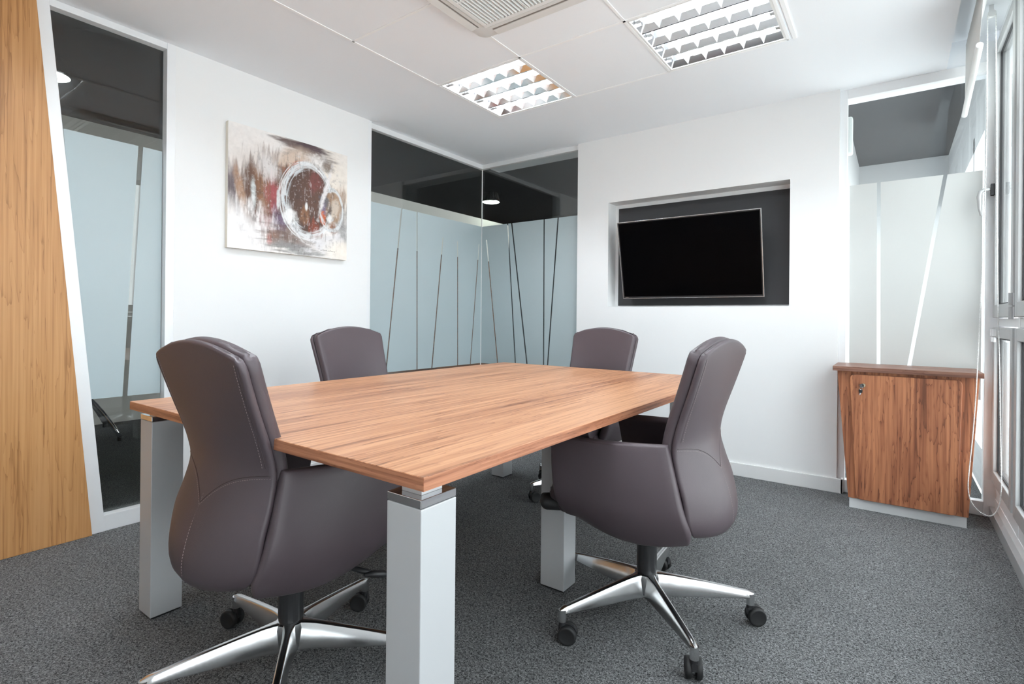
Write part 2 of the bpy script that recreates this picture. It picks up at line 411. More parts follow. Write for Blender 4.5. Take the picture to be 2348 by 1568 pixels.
# window 4: glass to the right of the television wall
G4 = .058
bm = B()
box(bm, 2.762, 2.800, .03, .09, 0, H); box(bm, 2.8, 3.43, .035, .085, H - .055, H); box(bm, 2.8, 3.43, .035, .085, 0, .075); box(bm, 3.43, 3.50, .03, .11, 0, H + .1)
pb = bx(2.798, 3.432, G4, G4 + .010, .07, H - .05)
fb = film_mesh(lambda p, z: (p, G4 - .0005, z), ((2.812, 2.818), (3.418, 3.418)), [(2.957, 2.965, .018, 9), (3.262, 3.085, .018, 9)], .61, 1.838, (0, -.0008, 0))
part_window('window_4', 'frosted glass partition behind the walnut cabinet', bm, pb, fb, 'frost_daylit')

# ------------------------------------------------------------------ window wall on the right (plane x ~ 3.48)
def casement(name, y1, y0):
    """one bay: upper casement + lower hopper between y0 (near) and y1 (far)"""
    e = semp(name, (3.48, y1, 0)); e['label'] = 'white aluminium window bay'; e['category'] = 'window'
    W = y1 - y0
    bm = B()      # fixed outer frame, local: x 0 = room face, y from 0 down to -W
    box(bm, -.004, .07, -W, -W + .03, .10, 2.62); box(bm, -.004, .07, -.012, 0, .10, 2.62)
    box(bm, -.002, .07, -W + .03, -.012, 1.005, 1.045); box(bm, -.002, .07, -W + .03, -.012, 2.47, 2.62); box(bm, -.002, .07, -W + .03, -.012, .10, .19)
    obj('window_frame', bm, 'frame_aluminium', e, bevel=.002)
    def sash(z0, z1, fw):
        bm = B(); a, b = -W + .036, -.016
        box(bm, -.022, .03, a, a + fw, z0, z1); box(bm, -.022, .03, b - fw, b, z0, z1); box(bm, -.022, .03, a + fw, b - fw, z0, z0 + fw + .012); box(bm, -.022, .03, a + fw, b - fw, z1 - fw, z1)
        s = obj('sash', bm, 'frame_grey', e, bevel=.003)
        bm = B(); g = .008
        for (p, q, r_, t) in ((a + fw, a + fw + g, z0 + fw + .012, z1 - fw), (b - fw - g, b - fw, z0 + fw + .012, z1 - fw), (a + fw + g, b - fw - g, z0 + fw + .012, z0 + fw + .020), (a + fw + g, b - fw - g, z1 - fw - g, z1 - fw)):
            box(bm, -.0055, .010, p, q, r_, t)
        obj('gasket', bm, 'gasket_black', s)
        obj('pane', bx(-.002, .004, a + fw, b - fw, z0 + fw + .012, z1 - fw), 'clear_glass', s)
        return s
    up = sash(1.05, 2.465, .052); lo = sash(.195, 1.0, .052)
    bm = B()
    for z in (1.04, 1.10): cyl(bm, (-.026, -W + .036, z), (-.026, -W + .036, z + .055), .010, n=12)
    obj('hinge', bm, 'frame_grey', e, smooth=False)
    bm = B()
    for yy in (-.03, -.10): box(bm, -.034, -.020, yy - .04, yy, .955, .99); box(bm, -.032, -.022, yy - .036, yy - .004, .925, .95)
    obj('catch', bm, 'frame_aluminium', e, bevel=.002)
    bm = B(); box(bm, -.038, -.022, -.058, -.03, 1.685, 1.745); hb = obj('handle_base', bm, 'gasket_black', e, bevel=.002)
    bm = B(); tube(bm, [(-.03, -.044, 1.718), (-.062, -.046, 1.718), (-.078, -.046, 1.710), (-.083, -.046, 1.685), (-.080, -.046, 1.62), (-.074, -.046, 1.585)], [.009, .009, .011, .011, .008, .005], 12)
    obj('window_handle', bm, 'frame_grey', e, smooth=True)
    return e
w5 = casement('window_5', .03, -.585); w5['label'] = 'white aluminium window with bracket handle at the right edge'
for k in range(1, 7):
    c = copy_tree(w5); c.name = 'window_%d' % (5 + k); c.location.y = .03 - .615 * k
    del c['label']; del c['category']
    for ch in list(c.children):
        if ch.name.startswith(('handle_base', 'window_handle', 'catch')): bpy.data.objects.remove(ch)
bm = B(); box(bm, 3.475, 3.62, -4.7, .11, 0, .105); box(bm, 3.475, 3.62, -4.7, .11, 2.61, 2.72); box(bm, 3.475, 3.6, -4.7, -4.27, .1, 2.62)
struct(obj('wall_right', bm, 'wall_paint'), 'low white wall strip under the windows', 'wall')
bm = B(); box(bm, 3.452, 3.476, -4.6, .03, 0, .058)
struct(obj('baseboard_right', bm, 'frame_grey', bevel=.002), 'grey metal skirting strip under the windows', 'skirting board')
struct(obj('ground_outside', bx(3.62, 30, -25, 25, -.4, -.15), 'paving'), 'pale paving outside the windows', 'ground')

# ------------------------------------------------------------------ hall beyond the left and corner glass
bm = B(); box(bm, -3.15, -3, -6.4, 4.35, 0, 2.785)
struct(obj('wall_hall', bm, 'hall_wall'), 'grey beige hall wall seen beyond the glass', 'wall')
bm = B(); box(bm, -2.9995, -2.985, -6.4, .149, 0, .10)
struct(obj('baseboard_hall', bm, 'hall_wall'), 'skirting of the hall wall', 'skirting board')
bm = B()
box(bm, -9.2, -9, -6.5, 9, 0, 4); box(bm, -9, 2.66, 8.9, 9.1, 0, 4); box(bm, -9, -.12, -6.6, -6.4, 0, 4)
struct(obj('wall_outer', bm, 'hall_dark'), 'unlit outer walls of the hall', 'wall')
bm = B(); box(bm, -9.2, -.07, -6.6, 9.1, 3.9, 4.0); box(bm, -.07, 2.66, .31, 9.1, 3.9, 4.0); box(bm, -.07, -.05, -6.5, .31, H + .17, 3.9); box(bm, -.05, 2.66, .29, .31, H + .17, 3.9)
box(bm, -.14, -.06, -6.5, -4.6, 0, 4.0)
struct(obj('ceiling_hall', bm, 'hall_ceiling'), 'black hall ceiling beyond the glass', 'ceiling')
# room next door behind window 4
bm = B(); box(bm, 2.62, 2.70, .20, 3.4, 0, 3.9); box(bm, 2.7, 3.6, 3.3, 3.45, 0, 2.76); box(bm, 3.48, 3.6, .11, 3.4, 0, .25); box(bm, 3.48, 3.6, .11, 3.4, 2.2, 2.9)
for yy in (.11, 1.1, 2.1, 3.1): box(bm, 3.48, 3.56, yy, yy + .06, .2, 2.3)
struct(obj('wall_next_room', bm, 'office_wall'), 'walls of the neighbouring room seen through the right glass', 'wall')
bm = B(); box(bm, 2.70, 3.6, .30, 3.5, 2.75, 2.9)
struct(obj('ceiling_next_room', bm, 'office_ceiling'), 'dark ceiling of the neighbouring room', 'ceiling')

# ------------------------------------------------------------------ conference table
TX0, TX1, TY0, TY1, TZ = .920, 2.334, -2.955, -.876, .73
t = thing('conference_table', 'long walnut-look conference table on square silver legs, filling the middle of the room', 'table', ((TX0 + TX1) / 2, (TY0 + TY1) / 2, 0))
cx, cy = (TX0 + TX1) / 2, (TY0 + TY1) / 2
hx, hy = (TX1 - TX0) / 2, (TY1 - TY0) / 2
top = obj('tabletop', bx(-hx, hx, -hy, hy, TZ - .027, TZ), 'table_wood', t, bevel=.0012)
obj('edge_band', bx(hx, hx + .0008, -hy, hy, TZ - .0265, TZ - .0012), 'table_edge', t); obj('edge_band', bx(-hx - .0008, -hx, -hy, hy, TZ - .0265, TZ - .0012), 'table_edge', t)
obj('edge_band', bx(-hx, hx, -hy - .0008, -hy, TZ - .0265, TZ - .0012), 'table_edge_end', t); obj('edge_band', bx(-hx, hx, hy, hy + .0008, TZ - .0265, TZ - .0012), 'table_edge_end', t)
def tleg(x0, y0, x1, y1):
    """square leg with chrome cap; x0..x1, y0..y1 world footprint"""
    l = obj('leg', bx(x0 - cx, x1 - cx, y0 - cy, y1 - cy, .006, .664), 'silver_paint', t, bevel=.0018)
    obj('leg_cap', bx(x0 - cx, x1 - cx, y0 - cy, y1 - cy, .665, .682), 'chrome', l, bevel=.0015)
    m_ = .020
    obj('leg_spacer', bx(x0 - cx + m_, x1 - cx - m_, y0 - cy + m_, y1 - cy - m_, .682, TZ - .027), 'silver_paint', l, bevel=.001)
    obj('leg_foot', bx(x0 - cx + .004, x1 - cx - .004, y0 - cy + .004, y1 - cy - .004, 0, .006), 'black_plastic', l)
S_ = .096
tleg(2.320 - S_, -2.947, 2.320, -2.947 + S_)
tleg(.914, -2.922, .914 + S_, -2.922 + S_)
tleg(2.040 - S_ - .008, -1.955, 2.040, -1.955 + S_ - .009)
tleg(.905, -.977, .905 + S_, -.977 + S_)
tleg(2.090, -.985, 2.090 + S_, -.985 + S_)

# ------------------------------------------------------------------ office chairs
def interp(tab, z):
    if z <= tab[0][0]: return tab[0][1:]
    for a, b in zip(tab, tab[1:]):
        if z <= b[0]:
            k = (z - a[0]) / (b[0] - a[0]); k = k * k * (3 - 2 * k) if False else k
            return tuple(p + (q - p) * k for p, q in zip(a[1:], b[1:]))
    return tab[-1][1:]
def smooth_tab(tab, n=40):
    """Catmull-Rom resample so lofts have no kinks"""
    out = []
    for i in range(len(tab) - 1):
        p0 = tab[max(i - 1, 0)]; p1 = tab[i]; p2 = tab[i + 1]; p3 = tab[min(i + 2, len(tab) - 1)]
        for j in range(8):
            s = j / 8
            out.append(tuple(.5 * ((2 * b) + (-a + c) * s + (2 * a - 5 * b + 4 * c - d) * s * s + (-a + 3 * b - 3 * c + d) * s ** 3) for a, b, c, d in zip(p0, p1, p2, p3)))
    out.append(tab[-1]); return out
def pad(P, T, Lu, Lv, r, nu=26, nv=30, normal=None):
    """closed cushion: P(u,v) centre surface, T(u,v) thickness, u,v in 0..1; rims rounded over r metres"""
    def samples(L, n):
        e = min(r / L, .45); k = 5
        a = [e * (1 - math.cos(i / k * math.pi / 2)) for i in range(k)]
        mid = [e + (1 - 2 * e) * i / (n - 2 * k) for i in range(n - 2 * k + 1)]
        return a + mid + [1 - x for x in reversed(a)]
    us, vs = samples(Lu, nu), samples(Lv, nv)
    bm = B(); F = []; G = []
    for v in vs:
        f = []; g = []
        for u in us:
            p = Vector(P(u, v)); e_ = 1e-3
            if normal: nrm = Vector(normal)
            else:
                du = Vector(P(min(u + e_, 1), v)) - Vector(P(max(u - e_, 0), v)); dv = Vector(P(u, min(v + e_, 1))) - Vector(P(u, max(v - e_, 0)))
                nrm = du.cross(dv); nrm = nrm.normalized() if nrm.length > 1e-12 else Vector((0, 0, 1))
            d = min(u * Lu, (1 - u) * Lu, v * Lv, (1 - v) * Lv); d = min(d, r)
            prof = math.sqrt(max(0, 1 - (1 - d / r) ** 2)); h = T(u, v) / 2 * prof
            f.append(bm.verts.new(p + nrm * h)); g.append(bm.verts.new(p - nrm * h))
        F.append(f); G.append(g)
    for Q, flip in ((F, False), (G, True)):
        for i in range(len(vs) - 1):
            for j in range(len(us) - 1):
                q = (Q[i][j], Q[i][j + 1], Q[i + 1][j + 1], Q[i + 1][j])
                bm.faces.new(q if not flip else tuple(reversed(q)))
    bmesh.ops.remove_doubles(bm, verts=bm.verts, dist=1e-6)
    return bm
#            z     d     w     k
SH = smooth_tab([(.355, .262, .180, .045), (.385, .286, .200, .058), (.43, .287, .214, .062), (.50, .270, .218, .055), (.56, .246, .214, .05), (.62, .226, .208, .044), (.66, .222, .207, .038),
      (.72, .229, .208, .028), (.80, .246, .213, .016), (.88, .265, .219, .008), (.93, .276, .223, .004), (.98, .285, .225, .004)])
def corner(u, dv_m, w_, rc):
    """lateral scale near a rounded corner: dv_m distance to the end in metres"""
    if dv_m >= rc: return 1.0
    return (w_ - rc + math.sqrt(max(0, rc * rc - (rc - dv_m) ** 2))) / w_
def shell_pt(u, z, off=0, wscale=1.0, dvt=9, dvb=9, rct=.032, rcb=.055):
    d, w_, k = interp(SH, z)
    s = 2 * u - 1
    ws = w_ * wscale * corner(u, dvt, w_, rct) * corner(u, dvb, w_, rcb)
    return (s * ws, -d + .010 + k * s * s + off, z)
def zt(s): return .927 + .038 * (1 - s * s)
def zb(s): return .362 + .020 * s * s
def shellP(u, v):
    s = 2 * u - 1; a, b = zb(s), zt(s); z = a + (b - a) * v
    return shell_pt(u, z, 0, 1, (1 - v) * (b - a), v * (b - a))
def cushP(u, v):
    s = 2 * u - 1; a, b = .44, zt(s) + .006; z = a + (b - a) * v
    return shell_pt(u, z, .029, .975, (1 - v) * (b - a), 9)
def dashes(bm, pts, ln=.0042, gap=.003, r=.0006):
    pts = [Vector(p) for p in pts]; acc = 0; i = 0; seglen = [(b - a).length for a, b in zip(pts, pts[1:])]; tot = sum(seglen)
    def at(d):
        for a, b, L in zip(pts, pts[1:], seglen):
            if d <= L or L == seglen[-1] and d <= L + 1e-6: return a.lerp(b, min(1, d / max(L, 1e-9)))
            d -= L
        return pts[-1]
    d = 0
    while d + ln < tot:
        tube(bm, [at(d), at(d + ln)], r, 4); d += ln + gap
def rear(u, z, lift=.0100):
    x, y, zz = shell_pt(u, z)
    return Vector((x, y - lift, zz))
def make_chair():
    c = thing('office_chair', 'brown leather swivel chair', 'chair')
    sh = obj('backrest_shell', pad(shellP, lambda u, v: .020, .44, .6, .009, 30, 50), 'leather', c, smooth=True)
    bc = obj('back_cushion', pad(cushP, lambda u, v: .036, .42, .5, .012, 28, 40), 'leather', c, smooth=True)
    # seams on the shell: arcs from both sides of the waist to the middle, and one down the centre
    for sgn in (1, -1):
        pts = []; p2 = []
        for i in range(25):
            q = i / 24; s = sgn * (1 - q)
            z = .642 - .012 * math.sin(q * math.pi * .5) - .072 * q ** 3.0
            pts.append(rear((s * .985 + 1) / 2, z, .0103)); p2.append(rear((s * .985 + 1) / 2, z - .007, .0105))
        bm = B(); tube(bm, pts, .0013, 6); obj('seam', bm, 'leather_piping', sh, smooth=True)
        st = B(); dashes(st, p2); obj('stitching', st, 'thread', sh)
        e = [rear((sgn * .93 + 1) / 2, .66 + i * .0105, .0103) for i in range(25)]
        e2 = [rear((sgn * .89 + 1) / 2, .66 + i * .0105, .0105) for i in range(25)]
        bm = B(); tube(bm, e, .0011, 6); obj('seam', bm, 'leather_piping', sh, smooth=True)
        st = B(); dashes(st, e2); obj('stitching', st, 'thread', sh)
    st = B(); dashes(st, [rear(.5, .578 - i * .01, .0103) for i in range(22)])
    obj('stitching', st, 'thread', sh)
    # armrests
    for sgn in (1, -1):
        def AP(u, v, sgn=sgn):
            z0 = .372 - .034 * math.sin(math.pi * min(1, u * 1.15)) + .006 * u * u; z1 = .648 - .012 * u
            z = z0 + (z1 - z0) * v
            y0 = -.236 + .082 * v ** 1.15; y1 = .205 + .03 * v
            rc = .05
            du, dv = u * .42, v * .28
            if dv < rc:
                cc = rc - math.sqrt(max(0, rc * rc - (rc - dv) ** 2)); y0 += cc * .7; y1 -= cc * .55
            y = y0 + (y1 - y0) * u
            xo = .196 + .046 * math.sin(min(1, u * 1.7) * math.pi / 2) + .022 * (1 - v) * max(0, 1 - u * 2.2)
            x = xo + (.016 * math.sin(math.pi * (v * .85 + .1))) - .040 * max(0, 1 - v * 2.6) ** 2 - .006 * v
            return (sgn * x, y, z)
        nm = None
        def AT(u, v): return .040 + .016 * v
        ar = obj('armrest', pad(AP, AT, .42, .29, .012, 30, 26), 'leather', c, smooth=True)
        bm = B(); pts = []
        for i in range(28):
            u = .04 + i / 27 * .90
            p = Vector(AP(u, .975)); pts.append(p + Vector((sgn * .0268, 0, .001)))
        tube(bm, pts, .0012, 6); obj('seam', bm, 'leather_piping', ar, smooth=True)
    # seat
    def SP(u, v):
        x = (2 * u - 1) * (.205 - .02 * max(0, v - .8) * 5 * .4); y = -.17 + .445 * v
        z = .437 - .04 * max(0, (v - .62) / .38) ** 2 + .01 * (2 * u - 1) ** 2
        return (x, y, z)
    obj('seat_cushion', pad(SP, lambda u, v: .09, .41, .435, .035, 24, 26), 'leather', c, smooth=True)
    def UP(u, v):
        return ((2 * u - 1) * .205, -.165 + .40 * v, .372 + .012 * (2 * u - 1) ** 2)
    obj('seat_shell', pad(UP, lambda u, v: .05, .41, .40, .024, 20, 20), 'leather', c, smooth=True)
    bm = B(); lathe(bm, [(0, .345), (.0, .352), (.034, .352), (.034, .165), (.033, .152), (0, .152)], 32)
    obj('gas_column', bm, 'black_plastic', c, smooth=False, bevel=.001)
    bm = B(); box(bm, -.08, .08, -.10, .10, .335, .356); obj('tilt_mechanism', bm, 'black_plastic', c, bevel=.006)
    bm = B(); tube(bm, [(.07, .02, .345), (.15, .06, .322), (.20, .085, .312), (.235, .10, .306)], [.006, .007, .008, .008], 10)
    tube(bm, [(.222, .078, .308), (.238, .10, .306), (.25, .125, .300), (.255, .14, .290)], [.004, .010, .010, .004], 10)
    obj('lever', bm, 'black_plastic', c, smooth=True)
    bm = B(); tube(bm, [(-.15, .17, .372), (-.175, .24, .376), (-.185, .29, .380), (-.188, .305, .379), (-.188, .318, .372)], [.012, .020, .030, .028, .010], 14)
    obj('adjuster_handle', bm, 'black_plastic', c, smooth=True)
    # five-star base
    bm = B()
    lathe(bm, [(0, .150), (.034, .152), (.040, .148), (.043, .135), (.041, .085), (.034, .073), (0, .073)], 40)
    for k in range(5):
        a = k * 2 * math.pi / 5; ca, sa = math.cos(a), math.sin(a)
        rings = []
        N = 22
        for i in range(N + 1):
            q = i / N; r = .02 + (.352 - .02) * q
            zt_ = .152 - .044 * q ** 1.25 - (.004 if i == N else 0); zb_ = .072 + .012 * q + .006 * q * q
            hw_t = .0105 - .001 * q; hw_b = .0165 - .004 * q
            if q < .22: 
                e = (1 - q / .22) ** 2; hw_t += .010 * e; hw_b += .010 * e
            if i == N: hw_t *= .72; hw_b *= .72
            sec = []
            c_ = .004
            for (x, z) in ((-hw_b, zb_ + c_), (-hw_b + c_, zb_), (hw_b - c_, zb_), (hw_b, zb_ + c_), (hw_t, zt_ - c_), (hw_t - c_ * .6, zt_ - c_ * .25), (hw_t - c_ * 1.3, zt_), (-hw_t + c_ * 1.3, zt_), (-hw_t + c_ * .6, zt_ - c_ * .25), (-hw_t, zt_ - c_)):
                sec.append(bm.verts.new((r * ca - x * sa, r * sa + x * ca, z)))
            rings.append(sec)
        for p, q_ in zip(rings, rings[1:]):
            n = len(p)
            for j in range(n): bm.faces.new((p[j], p[(j + 1) % n], q_[(j + 1) % n], q_[j]))
        bm.faces.new(rings[-1]); bm.faces.new(list(reversed(rings[0])))
        cyl(bm, (.343 * ca, .343 * sa, .066), (.343 * ca, .343 * sa, .102), .0135, .0128, 18)
    base = obj('star_base', bm, 'polished_aluminium', c, smooth=True)
    md = base.modifiers.new('e', 'EDGE_SPLIT'); md.split_angle = R(38)
    return c
def make_caster():
    e = B()
    cyl(e, (0, 0, .050), (0, 0, .068), .0115, n=16)
    # hood between the wheels (bent strip)
    ctr = Vector((.018, 0, .0295))
    for i in range(9):
        a0 = R(20 + i * 16); a1 = R(20 + (i + 1) * 16)
        for (ra, rb) in ((.0175, .0305),):
            pts = [(ctr.x + ra * math.cos(a0), -.0045, ctr.z + ra * math.sin(a0)), (ctr.x + rb * math.cos(a0), -.0045, ctr.z + rb * math.sin(a0)),
                   (ctr.x + rb * math.cos(a1), -.0045, ctr.z + rb * math.sin(a1)), (ctr.x + ra * math.cos(a1), -.0045, ctr.z + ra * math.sin(a1))]
            prism(e, pts, (0, .009, 0))
    box(e, -.011, .018, -.008, .008, .034, .056)
    cyl(e, (.018, -.020, .0295), (.018, .020, .0295), .005, n=12)
    me_h = bpy.data.meshes.new('caster'); bmesh.ops.recalc_face_normals(e, faces=e.faces); e.to_mesh(me_h); e.free(); me_h.materials.append(MAT['black_plastic'])
    wb = B()
    M = Matrix.Translation((.018, 0, .0295)) @ Matrix.Rotation(R(90), 4, 'X')
    lathe(wb, [(0, .006), (.020, .006), (.027, .0065), (.0293, .009), (.0295, .018), (.028, .0222), (.0245, .0238), (.022, .0228), (0, .0225)], 32, M)
    me_w = bpy.data.meshes.new('caster_wheel'); bmesh.ops.recalc_face_normals(wb, faces=wb.faces); wb.to_mesh(me_w); wb.free(); me_w.materials.append(MAT['black_rubber'])
    for p in me_w.polygons: p.use_smooth = True
    return me_h, me_w
CH, CW = make_caster()
def place_chair(c, x, y, heading, base_ang, swivels, label, zlift=0):
    """heading: world angle of the chair's forward; base_ang: world angle of one base arm"""
    rz = heading - math.pi / 2
    c.location = (x, y, 0); c.rotation_euler = (0, 0, rz); c['label'] = label; c['group'] = 'chairs around the conference table'
    for ch in c.children:
        if ch.name.startswith('star_base'):
            ch.rotation_euler = (0, 0, base_ang - rz)
    for k in range(5):
        a = base_ang - rz + k * 2 * math.pi / 5
        h = bpy.data.objects.new('caster', CH); C.objects.link(h); h.parent = c
        h.location = (.343 * math.cos(a), .343 * math.sin(a), 0); h.rotation_euler = (0, 0, swivels[k] - rz)
        for s_ in (0, 1):
            w_ = bpy.data.objects.new('caster_wheel', CW); C.objects.link(w_); w_.parent = h
            w_.rotation_euler = (0, 0, 0); 
            if s_: w_.matrix_local = Matrix.Scale(-1, 4, (0, 1, 0))
proto = make_chair()
copies = [copy_tree(proto) for _ in range(3)]
place_chair(proto, 2.342, -1.900, R(178), R(242.8), [R(20), R(115), R(35), R(170), R(150)],
            'brown leather swivel chair under the right long side of the table, back to the windows')
place_chair(copies[0], 1.620, -2.785, R(91), R(105.4), [R(215), R(200), R(250), R(20), R(20)],
            'brown leather swivel chair at the near end of the table, nearest the oak panel')
place_chair(copies[1], .86, -1.86, R(2), R(18), [R(40), R(100), R(170), R(220), R(300)],
            'brown leather swivel chair behind the table in front of the painting wall, facing the windows')
place_chair(copies[2], 1.552, -.92, R(-92), R(242), [R(60), R(120), R(250), R(300), R(10)],
            'brown leather swivel chair at the far end of the table, left below the television')

# ------------------------------------------------------------------ television
tv = thing('television', 'black flat television with silver rim tilted forward in the wall niche', 'television', (1.852, .037, 1.18))
tv.rotation_euler = (R(13), 0, R(.5))
hw, hh = .492, .565
bm = B(); box(bm, -hw, hw, 0, .028, 0, hh); body = obj('tv_body', bm, 'black_plastic', tv, bevel=.004)
bm = B()
for a in ((-hw - .002, hw + .002, -.003, .010, -.002, .0025), (-hw - .002, hw + .002, -.003, .010, hh - .0035, hh + .002), (-hw - .002, -hw + .0035, -.003, .010, 0, hh), (hw - .004, hw + .002, -.003, .010, 0, hh)): box(bm, *a)
obj('tv_rim', bm, 'tv_silver', tv, bevel=.001)
obj('tv_screen', bx(-hw + .010, hw - .010, -.0015, .001, .014, hh - .010), 'screen', tv)
bm = B()
for i in range(5): box(bm, -hw + .018 + i * .005, -hw + .0215 + i * .005, -.0018, -.0004, .005, .009)
obj('tv_lettering', bm, 'tv_silver', tv)
bm = B(); box(bm, -.2, .2, .028, .060, .17, .42); obj('tv_bracket', bm, 'black_plastic', tv)
bm = B(); box(bm, -.06, .06, .058, .10, .20, .30); obj('tv_bracket', bm, 'black_plastic', tv)

# ------------------------------------------------------------------ painting
def paint_canvas():
    y0, y1, z0, z1 = -2.227, -1.459, 1.400, 2.100
    t = thing('painting', 'unframed abstract canvas in browns and whites on the left white wall', 'painting', (0, (y0 + y1) / 2, z0))
    Wd, Ht = y1 - y0, z1 - z0
    nx_, nz_ = 330, 300
    s, tt = np.meshgrid(np.linspace(0, 1, nx_), np.linspace(0, 1, nz_))
    rng = np.random.RandomState(5)
    def vn(sx, sy, seed):     # value noise with separate frequencies
        rg = np.random.RandomState(seed); gx_, gy_ = int(sx) + 3, int(sy) + 3
        g = rg.rand(gy_, gx_); X = s * sx; Y = tt * sy
        i = X.astype(int); j = Y.astype(int); fx = X - i; fy = Y - j; fx = fx * fx * (3 - 2 * fx); fy = fy * fy * (3 - 2 * fy)
        return (g[j, i] * (1 - fx) + g[j, i + 1] * fx) * (1 - fy) + (g[j + 1, i] * (1 - fx) + g[j + 1, i + 1] * fx) * fy
    def fbm(sx, sy, seed, o=4):
        r = 0; a = .5; tot = 0
        for k in range(o): r = r + a * vn(sx * 2 ** k, sy * 2 ** k, seed + k); tot += a; a *= .6
        return r / tot
    n_big = fbm(4, 4, 1); n_fine = fbm(40, 40, 20, 3); st_v = fbm(50, 8, 40); st_h = fbm(8, 50, 60); st_d = fbm(22, 22, 80)
    col = np.zeros((nz_, nx_, 3)); lin = lambda *c: np.array(srgb(*c)[:3])
    col[:] = lin(240, 236, 234)
    def lay(mask, c):
        m_ = np.clip(mask, 0, 1)[..., None]; col[:] = col * (1 - m_) + lin(*c) * m_
    sm = lambda e0, e1, x: (lambda k: k * k * (3 - 2 * k))(np.clip((x - e0) / (e1 - e0), 0, 1))
    def blob(cx_, cy_, rx, ry, ang=0, soft=.35, nz=None, na=.5):
        a = math.radians(ang); dx = s - cx_; dy = tt - cy_
        X = (dx * math.cos(a) + dy * math.sin(a)) / rx; Y = (-dx * math.sin(a) + dy * math.cos(a)) / ry
        d = np.sqrt(X * X + Y * Y)
        if nz is not None: d = d + (nz - .5) * na * 2
        return 1 - sm(1 - soft, 1 + soft, d)
    def ring(cx_, cy_, rx, ry, wd, nz=None, na=.1, a0=None, a1=None):
        dx = (s - cx_) / rx; dy = (tt - cy_) / ry; d = np.sqrt(dx * dx + dy * dy)
        m_ = 1 - sm(.5, 1, np.abs(d - 1) / wd)
        if a0 is not None:
            an = np.degrees(np.arctan2(dy, dx)) % 360; m_ = m_ * sm(a0 - 15, a0 + 15, an) * (1 - sm(a1 - 15, a1 + 15, an))
        return m_
    lay(.55 * blob(.15, .62, .28, .25, 0, .8, n_big, .5), (212, 200, 192))
    lay(.8 * blob(.9, .75, .2, .3, 0, .6, n_big, .5), (232, 222, 210))
    # top dark sweep
    lay(.95 * blob(.60, .95, .22, .075, -10, .6, st_h, .8), (92, 70, 66)); lay(.8 * blob(.66, .97, .1, .04, -12, .5, st_h, .8), (72, 52, 62))
    lay(.9 * blob(.52, .78, .22, .12, 20, .4, n_big, .5), (208, 186, 168))
    lay(.85 * blob(.47, .70, .16, .07, 25, .5, st_d, .6), (136, 92, 70)); lay(.9 * blob(.55, .80, .07, .03, 20, .5, st_d, .7), (196, 84, 30)); lay(.8 * blob(.49, .71, .05, .05, 30, .6, st_d, .6), (160, 62, 42))
    lay(.9 * blob(.70, .86, .10, .07, 0, .6, st_d, .9), (238, 234, 232)); lay(.85 * blob(.81, .84, .045, .05, 0, .6, st_d, 1.0), (112, 92, 78))
    # left brown field with streaks
    lay(blob(.29, .42, .25, .34, -8, .35, st_v, .55), (100, 72, 60)); lay(.8 * blob(.27, .50, .10, .22, 0, .6, st_v, 1.1), (142, 102, 74)); lay(.7 * blob(.16, .5, .05, .22, 8, .5, st_v, .6), (92, 64, 50))
    lay(.9 * blob(.03, .50, .055, .17, 5, .7, st_v, .7), (84, 70, 78)); lay(.85 * blob(.09, .46, .03, .2, 12, .5, st_v, .7), (176, 140, 114))
    lay(.9 * blob(.335, .48, .045, .15, 0, .6, st_v, 1.0), (158, 72, 78)); lay(.8 * blob(.39, .27, .06, .10, 0, .7, st_v, 1.0), (112, 96, 122)); lay(.8 * blob(.33, .13, .05, .05, 0, .6, st_v, .8), (170, 116, 86))
    lay(.75 * blob(.27, .25, .05, .08, 0, .7, st_d, 1.0), (186, 150, 150)); lay(.8 * blob(.31, .10, .02, .04, 0, .5), (180, 60, 42))
    lay(.95 * blob(.185, .47, .018, .10, 2, .6, n_fine, .4), (214, 220, 220)); lay(.9 * blob(.375, .45, .012, .08, 0, .5, n_fine, .4), (222, 226, 226))
    lay(.75 * (blob(.30, .70, .07, .10, 30, .7, st_v, 1.0)), (238, 236, 236)); lay(.9 * blob(.08, .16, .2, .2, 0, .6, st_v, 1.0), (244, 242, 242))
    # lower sweep
    lay(.85 * blob(.52, .13, .20, .09, -6, .6, st_h, 1.0), (112, 88, 78)); lay(.8 * blob(.55, .05, .20, .05, -5, .6, st_h, .8), (138, 138, 138)); lay(.75 * blob(.68, .17, .12, .07, 0, .6, st_h, 1.0), (190, 186, 184))
    # right grey
    lay(.8 * blob(.955, .34, .055, .2, 0, .7, st_v, 1.0), (128, 128, 128)); lay(.8 * blob(.90, .50, .06, .16, -20, .6, st_v, .8), (150, 118, 92))
    def pol(cx_, cy_, rx, ry, seed, sa=18, sr=34):      # brush streaks running round a centre
        dx = (s - cx_) / rx; dy = (tt - cy_) / ry; A = (np.arctan2(dy, dx) / (2 * np.pi) + .5) * sa; D = np.clip(np.sqrt(dx * dx + dy * dy), 0, 3) * sr
        out = 0; tot = 0
        for k, am in ((0, 1), (1, .6)):
            g = np.random.RandomState(seed + k).rand(int(3 * sr * 2 ** k) + 4, int(sa * 2 ** k) + 4)
            X = A * 2 ** k; Y = D * 2 ** k; i = X.astype(int); j = Y.astype(int); fx = X - i; fy = Y - j
            out = out + am * ((g[j, i] * (1 - fx) + g[j, i + 1] * fx) * (1 - fy) + (g[j + 1, i] * (1 - fx) + g[j + 1, i + 1] * fx) * fy); tot += am
        return out / tot
    # big disc and ring
    lay(blob(.635, .50, .21, .31, -6, .12, st_v, .12), (78, 53, 43)); lay(.6 * blob(.66, .55, .1, .2, 0, .6, st_v, .8), (98, 66, 52)); lay(.8 * blob(.60, .36, .04, .08, 0, .3, st_v, .4), (138, 96, 66))
